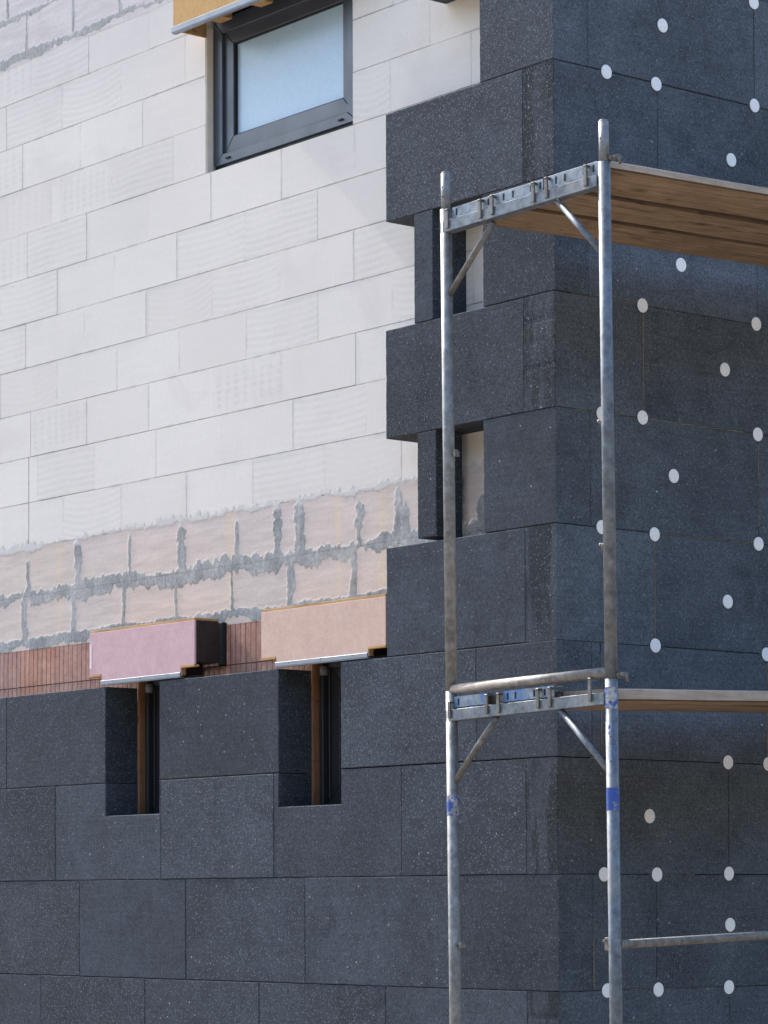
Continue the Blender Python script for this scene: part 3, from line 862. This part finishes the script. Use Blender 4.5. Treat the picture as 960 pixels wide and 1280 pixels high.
def build_frame(n, zo, level, main):
    """one end frame: posts, head rail, corner struts. level 0 lower, 1 upper"""
    objs = []
    dz = 2.0 * level
    zt = .80 if level == 0 else 2.81
    zb = GZ + .12 if level == 0 else .842
    for side, fs in (('l', sL), ('r', sR)):
        top = (zt + (.03 if side == 'r' else 0)) if level else .838
        bm = bmesh.new(); nseg = 1
        add_tube(bm, (fs(zb), n, zb - (zo if level == 0 else 0)), (fs(top), n, top), TR, 28)
        o = sfrom('post', bm, STEEL if side == 'l' else STEELC)
        bm = bmesh.new()
        t2 = (2.965 if side == 'l' else 3.005) if level else top + .02
        add_tube(bm, (fs(top), n, top - .02), (fs(t2), n, t2 - .006), .0188, 24); add_tube(bm, (fs(t2), n, t2 - .006), (fs(t2), n, t2), .0188, 24, .015)
        c = sfrom('spigot', bm, STEEL, o)
        if main and level:
            for zz in ((2.90, 2.862) if side == 'l' else (2.93,)):
                bm = bmesh.new(); add_tube(bm, (fs(zz), n - .0192, zz), (fs(zz), n - .0186, zz), .0035, 12); sfrom('pin_hole', bm, BLACK, c)
    # head rail: U section
    b0, b1 = (2.712, 2.747) if level else (.716, .741)
    h = .046
    a, b = sL(b0) + .018, sR(b1) - .018
    bm = bmesh.new()
    ibox(bm, (a - .03, b0), (b, b1), .003, h, n - .023); ibox(bm, (a, b0), (b, b1), .003, h, n + .020); ibox(bm, (a, b0), (b, b1), .042, .003, n - .0205, .0005)
    sfrom('head_rail', bm, STEELC)
    # corner struts
    for (p, q) in ((((.262, 2.712), (sL(2.455) + .012, 2.455)), ((.618, 2.737), (sR(2.485) - .012, 2.485))) if level else (((.268, .722), (sL(.47) + .012, .47)), ((.622, .733), (sR(.478) - .012, .478)))):
        bm = bmesh.new(); add_tube(bm, (p[0], n, p[1]), (q[0], n, q[1]), .0125, 18)
        sfrom('corner_strut', bm, STEELD if p[0] < .4 else STEELC)
    if level:
        bm = bmesh.new(); add_tube(bm, (sL(.85), n, .846), (sR(.864), n, .865), .0205, 24); sfrom('cross_tube', bm, ORANGE)
    return objs
build_frame(0, 0, 0, True); build_frame(0, 0, 1, True)
ZO = .028 * 2.57
# far end frame, outside the picture, carries the other ends of the planks
pre = set(COL.objects)
build_frame(2.57, ZO, 0, False); build_frame(2.57, ZO, 1, False)
for o in list(COL.objects):
    if o not in pre and o.parent is SCF: o.location.z += ZO
# U brackets (claw stops) hooking over the rails, left end
def claw(bm, s, zb_, zt_, n=-.0275, w=.0085):
    add_box(bm, s - w, s + w, n - .0035, n + .004, zb_, zt_, .002, 2)
    add_box(bm, s - w, s + w, n - .006, .012, zt_ - .008, zt_ - .0005, .002, 1)
for lv, b0, b1 in ((1, 2.712, 2.747), (0, .716, .741)):
    bm = bmesh.new(); claw(bm, .022, b0 + .012, b0 + .092 - (.012 if lv == 0 else 0)); sfrom('rail_bracket', bm, STEELD)
# couplings and fittings
def band_ring(fs, za, zb_, mat, name='paint_band', r=TR + .0006):
    bm = bmesh.new(); add_tube(bm, (fs(za), 0, za), (fs(zb_), 0, zb_), r, 28, caps=False); sfrom(name, bm, mat)
band_ring(sL, .334, .415, BLUEW); band_ring(sR, .333, .42, BLUEB); band_ring(sR, .722, .806, BLUEW)
bm = bmesh.new()
for zz in np.arange(.52, .68, .012):
    a = random.uniform(-.35, .5); p = Vector((sR(zz) + (TR + .0004) * math.cos(-.9 + a), (TR + .0004) * math.sin(-.9 + a), zz))
    d = Vector((math.cos(-.9 + a), math.sin(-.9 + a), 0)); t_ = Vector((-d.y, d.x, 0))
    w_ = random.uniform(.002, .005); hh = random.uniform(.004, .009)
    q = [p - t_ * w_ - Vector((0, 0, hh)), p + t_ * w_ - Vector((0, 0, hh * .4)), p + t_ * w_ * .6 + Vector((0, 0, hh)), p - t_ * w_ * .8 + Vector((0, 0, hh * .7))]
    bm.faces.new([bm.verts.new(v_ + d * .0006) for v_ in q])
sfrom('paint_scuff', bm, m_plain('blue_scuff_paint', (.06, .12, .38), .6))
bm = bmesh.new(); add_tube(bm, (sR(.838), 0, .8372), (sR(.8395), 0, .8395), TR + .0004, 28, caps=False); sfrom('joint_ring', bm, CAST)
def wing_clamp(s, z, side):
    bm = bmesh.new()
    d = 1 if side > 0 else -1
    add_tube(bm, (s, 0, z), (s + d * .032, -.004, z), .008, 12); add_tube(bm, (s + d * .022, -.003, z - .004), (s + d * .034, -.004, z + .002), .011, 8)
    add_box(bm, s + d * .030 - .004, s + d * .030 + .004, -.016, .010, z - .016, z - .004, .001); add_box(bm, s + d * .026 - .003, s + d * .026 + .003, -.012, .006, z - .005, z + .014, .001)
    sfrom('wing_clamp', bm, CAST)
wing_clamp(sL(1.806) + .02, 1.806, 1); wing_clamp(sL(-.185) + .02, -.185, 1)
for z in (1.843, 1.363): 
    bm = bmesh.new(); add_tube(bm, (sR(z) - .018, .01, z), (sR(z) - .058, .012, z - .003), .0055, 12); add_tube(bm, (sR(z) - .046, .010, z + .002), (sR(z) - .046, .010, z - .026), .004, 10); add_tube(bm, (sR(z) - .060, .012, z - .003), (sR(z) - .048, .012, z - .003), .008, 12)
    sfrom('hook_pin', bm, STEELD)
# locking pins beside the outer post
for z in (2.853, .852):
    bm = bmesh.new(); add_tube(bm, (sR(z) + .015, .012, z), (sR(z) + .062, .018, z + .004), .0085, 14); add_tube(bm, (sR(z) + .058, .018, z + .010), (sR(z) + .066, .019, z - .028), .0055, 12); add_tube(bm, (sR(z) + .02, .012, z), (sR(z) + .034, .014, z), .0125, 14)
    sfrom('locking_pin', bm, CAST)
# lower guard tube running from the outer post
bm = bmesh.new(); add_tube(bm, (sR(-.178) + .004, .02, -.180), (sR(-.178) + .004, 2.55, -.180 + .033 * 2.55), .0168, 22); add_tube(bm, (sR(-.178) + .004, .015, -.180), (sR(-.178) + .004, .075, -.178), .0195, 20, .0165)
sfrom('side_tube', bm, STEELD)
bm = bmesh.new(); add_box(bm, sR(-.18) - .046, sR(-.18) - .022, -.010, .020, -.205, -.152, .004, 2); add_tube(bm, (sR(-.18) - .040, -.02, -.165), (sR(-.18) - .040, .03, -.165), .006, 12); add_tube(bm, (sR(-.18) - .066, .006, -.165), (sR(-.18) - .05, .004, -.165), .005, 10)
sfrom('tube_clamp', bm, CAST)
# base plates
for n_ in (0, 2.57):
    for fs in (sL, sR):
        bm = bmesh.new(); add_box(bm, fs(GZ) - .075, fs(GZ) + .075, n_ - .075, n_ + .075, GZ + .0, GZ + .008, .001); add_tube(bm, (fs(GZ), n_, GZ + .008), (fs(GZ), n_, GZ + .3), .0185, 18)
        sfrom('base_jack', bm, STEEL)

# ------------------------------------------------------------------ planks lying on the scaffold
def plank(label, level, s0, s1, zb0, zb1, th, plate, y0=.034, slope=.028, L=2.52, grp='planks', clawlist=(), slots=(), ztop=None, pm=None):
    root = empty('scaffold_plank', label, 'plank', (LX, LY, 0), ANG, group=grp)
    sm = (s0 + s1) / 2 * 1.0618; zm = (zb0 + zb1) / 2
    c, s_ = math.cos(ANG), math.sin(ANG)
    root.location = (LX + sm * c - y0 * s_, LY + sm * s_ + y0 * c, zm)
    def loc(bm):
        fitted(bm); bmesh.ops.translate(bm, vec=(-sm, -y0, -zm), verts=bm.verts)
    bm = bmesh.new()
    # three-ply timber: a tapered slab, underside in warm wood, outer side and ends weathered, other sides painted dark as shade
    N = 14
    secs = []
    for i in range(N + 1):
        t = i / N; y = y0 + L * t; dz = slope * (y - .1) + .0025 * math.sin(3.1 * t + s0 * 9)
        e = .0012
        a = s0 + .0035 + jit(e); b = s1 - .0035 + jit(e)
        z00, z11 = zb0 + dz + jit(.0008), zb1 + dz + jit(.0008)
        ch = .006
        secs.append([bm.verts.new(v) for v in ((a + ch, y, z00), (b - ch, y, z11), (b, y, z11 + ch), (b, y, z11 + th - ch), (b - ch, y, z11 + th), (a + ch, y, z00 + th), (a, y, z00 + th - ch), (a, y, z00 + ch))])
    for A, B in zip(secs[:-1], secs[1:]):
        for i in range(8):
            j = (i + 1) % 8
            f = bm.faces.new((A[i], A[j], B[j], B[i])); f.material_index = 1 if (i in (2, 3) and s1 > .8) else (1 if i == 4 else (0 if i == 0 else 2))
    f = bm.faces.new(secs[0][::-1]); f.material_index = 1
    f = bm.faces.new(secs[-1]); f.material_index = 1
    bmesh.ops.recalc_face_normals(bm, faces=bm.faces)
    loc(bm)
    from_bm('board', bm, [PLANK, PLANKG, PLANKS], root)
    if plate:
        (p0, p1, pz0, pz1, ph) = plate
        bm = bmesh.new()
        ibox(bm, (p0, pz0 - .012), (p1, pz1 - .012), .003, ph + .012, -.012, .0008)
        ibox(bm, (p0, pz0 + ph - .003), (p1, pz1 + ph - .003), .046, .0028, -.0085, .0005)
        add_prism(bm, [(p0 + .004, pz0 + .0005), (p1 - .004, pz1 + .0005), (p1 - .004, pz1 + .0065), (p0 + .004, pz0 + .0065)], -.0135, -.0115, 0, 1, 1)  # dark line painted for the shadow between plate and rail
        for sl in slots:
            z_ = pz0 + (pz1 - pz0) * (sl - p0) / (p1 - p0)
            add_box(bm, sl - .0042, sl + .0042, -.0132, -.0105, z_ + ph * .30, z_ + ph * .82, 0, 1, 1)
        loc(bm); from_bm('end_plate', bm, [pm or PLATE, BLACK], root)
        for cs in clawlist:
            bm = bmesh.new(); z_ = pz0 + (pz1 - pz0) * (cs - p0) / (p1 - p0)
            claw(bm, cs, z_ - .034, z_ + ph - .006); loc(bm); from_bm('claw', bm, CLAW, root)
    return root
G1, G0 = 'planks of the upper scaffold deck', 'planks of the lower scaffold deck'
ztop = lambda s: 2.757 + .040 * s            # top of the upper rail
zlow = lambda s: .763 + .027 * s
def pl(p0, p1, f, ph, ph1=None): return (p0, p1, f(p0), f(p1), ph)
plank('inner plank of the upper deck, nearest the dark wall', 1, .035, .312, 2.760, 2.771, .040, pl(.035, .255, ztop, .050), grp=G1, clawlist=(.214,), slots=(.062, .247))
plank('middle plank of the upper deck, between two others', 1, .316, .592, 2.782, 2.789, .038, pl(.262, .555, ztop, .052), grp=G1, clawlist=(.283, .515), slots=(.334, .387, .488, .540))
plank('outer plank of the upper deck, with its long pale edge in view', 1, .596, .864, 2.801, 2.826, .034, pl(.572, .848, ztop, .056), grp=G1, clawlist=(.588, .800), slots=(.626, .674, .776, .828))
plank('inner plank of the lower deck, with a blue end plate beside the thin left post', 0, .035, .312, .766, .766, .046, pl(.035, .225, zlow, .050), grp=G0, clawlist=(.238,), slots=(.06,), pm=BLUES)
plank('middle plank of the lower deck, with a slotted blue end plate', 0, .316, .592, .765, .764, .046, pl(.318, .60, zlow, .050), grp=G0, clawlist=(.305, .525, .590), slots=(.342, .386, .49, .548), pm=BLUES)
plank('outer plank of the lower deck, bare timber end and edge beside the blue-marked post', 0, .598, .862, .763, .762, .047, None, grp=G0)
bm = bmesh.new(); claw(bm, .806, .755, .846); sfrom('rail_bracket', bm, STEELD)

# ------------------------------------------------------------------ light, sky, camera
EL, AZ = math.radians(42), math.radians(-2.4)
sd = Vector((-math.cos(EL) * math.cos(AZ), math.cos(EL) * math.sin(AZ), math.sin(EL)))     # towards the sun
sun = bpy.data.lights.new('sun', 'SUN'); sun.energy = 6.5; sun.angle = math.radians(.53); sun.color = (1, .95, .87)
so = link(bpy.data.objects.new('sun', sun)); so.location = sd * 40
so.rotation_euler = sd.to_track_quat('Z', 'Y').to_euler()
w = bpy.data.worlds.new('World'); SC.world = w; w.use_nodes = True
nt = w.node_tree; nt.nodes.clear()
sky = nt.nodes.new('ShaderNodeTexSky'); sky.sky_type = 'NISHITA'; sky.sun_disc = False
sky.sun_elevation = EL; sky.sun_rotation = math.atan2(sd.x, sd.y); sky.dust_density = 1.6; sky.ozone_density = .5; sky.air_density = 1.0
bg = nt.nodes.new('ShaderNodeBackground'); bg.inputs[1].default_value = .56
ow = nt.nodes.new('ShaderNodeOutputWorld')
nt.links.new(sky.outputs[0], bg.inputs[0]); nt.links.new(bg.outputs[0], ow.inputs[0])

F, AL, CX, CY, YH, RO, PI_ = 3675.98, .683215, 9.23168, -8.46852, 994.7, .0039439, .0348834
a = Vector((-math.cos(AL), math.sin(AL), 0)); r = Vector((math.sin(AL), math.cos(AL), 0)); u = Vector((0, 0, 1))
a2 = a * math.cos(PI_) + u * math.sin(PI_); u2 = u * math.cos(PI_) - a * math.sin(PI_)
rr = r * math.cos(RO) - u2 * math.sin(RO); uu = r * math.sin(RO) + u2 * math.cos(RO)
cam = bpy.data.cameras.new('camera'); co = link(bpy.data.objects.new('camera', cam))
M = Matrix((rr, uu, -a2)).transposed().to_4x4(); M.translation = (CX, CY, 0)
co.matrix_world = M
cam.sensor_fit = 'HORIZONTAL'; cam.sensor_width = 36; cam.lens = 36 * F / 960
cam.shift_y = (YH - 640) / 960
cam.clip_start = .1; cam.clip_end = 3000
SC.camera = co
SC.view_settings.view_transform = 'Standard'; SC.view_settings.look = 'None'; SC.view_settings.exposure = 0
SC.cycles.max_bounces = 8
print('boards', nboard)
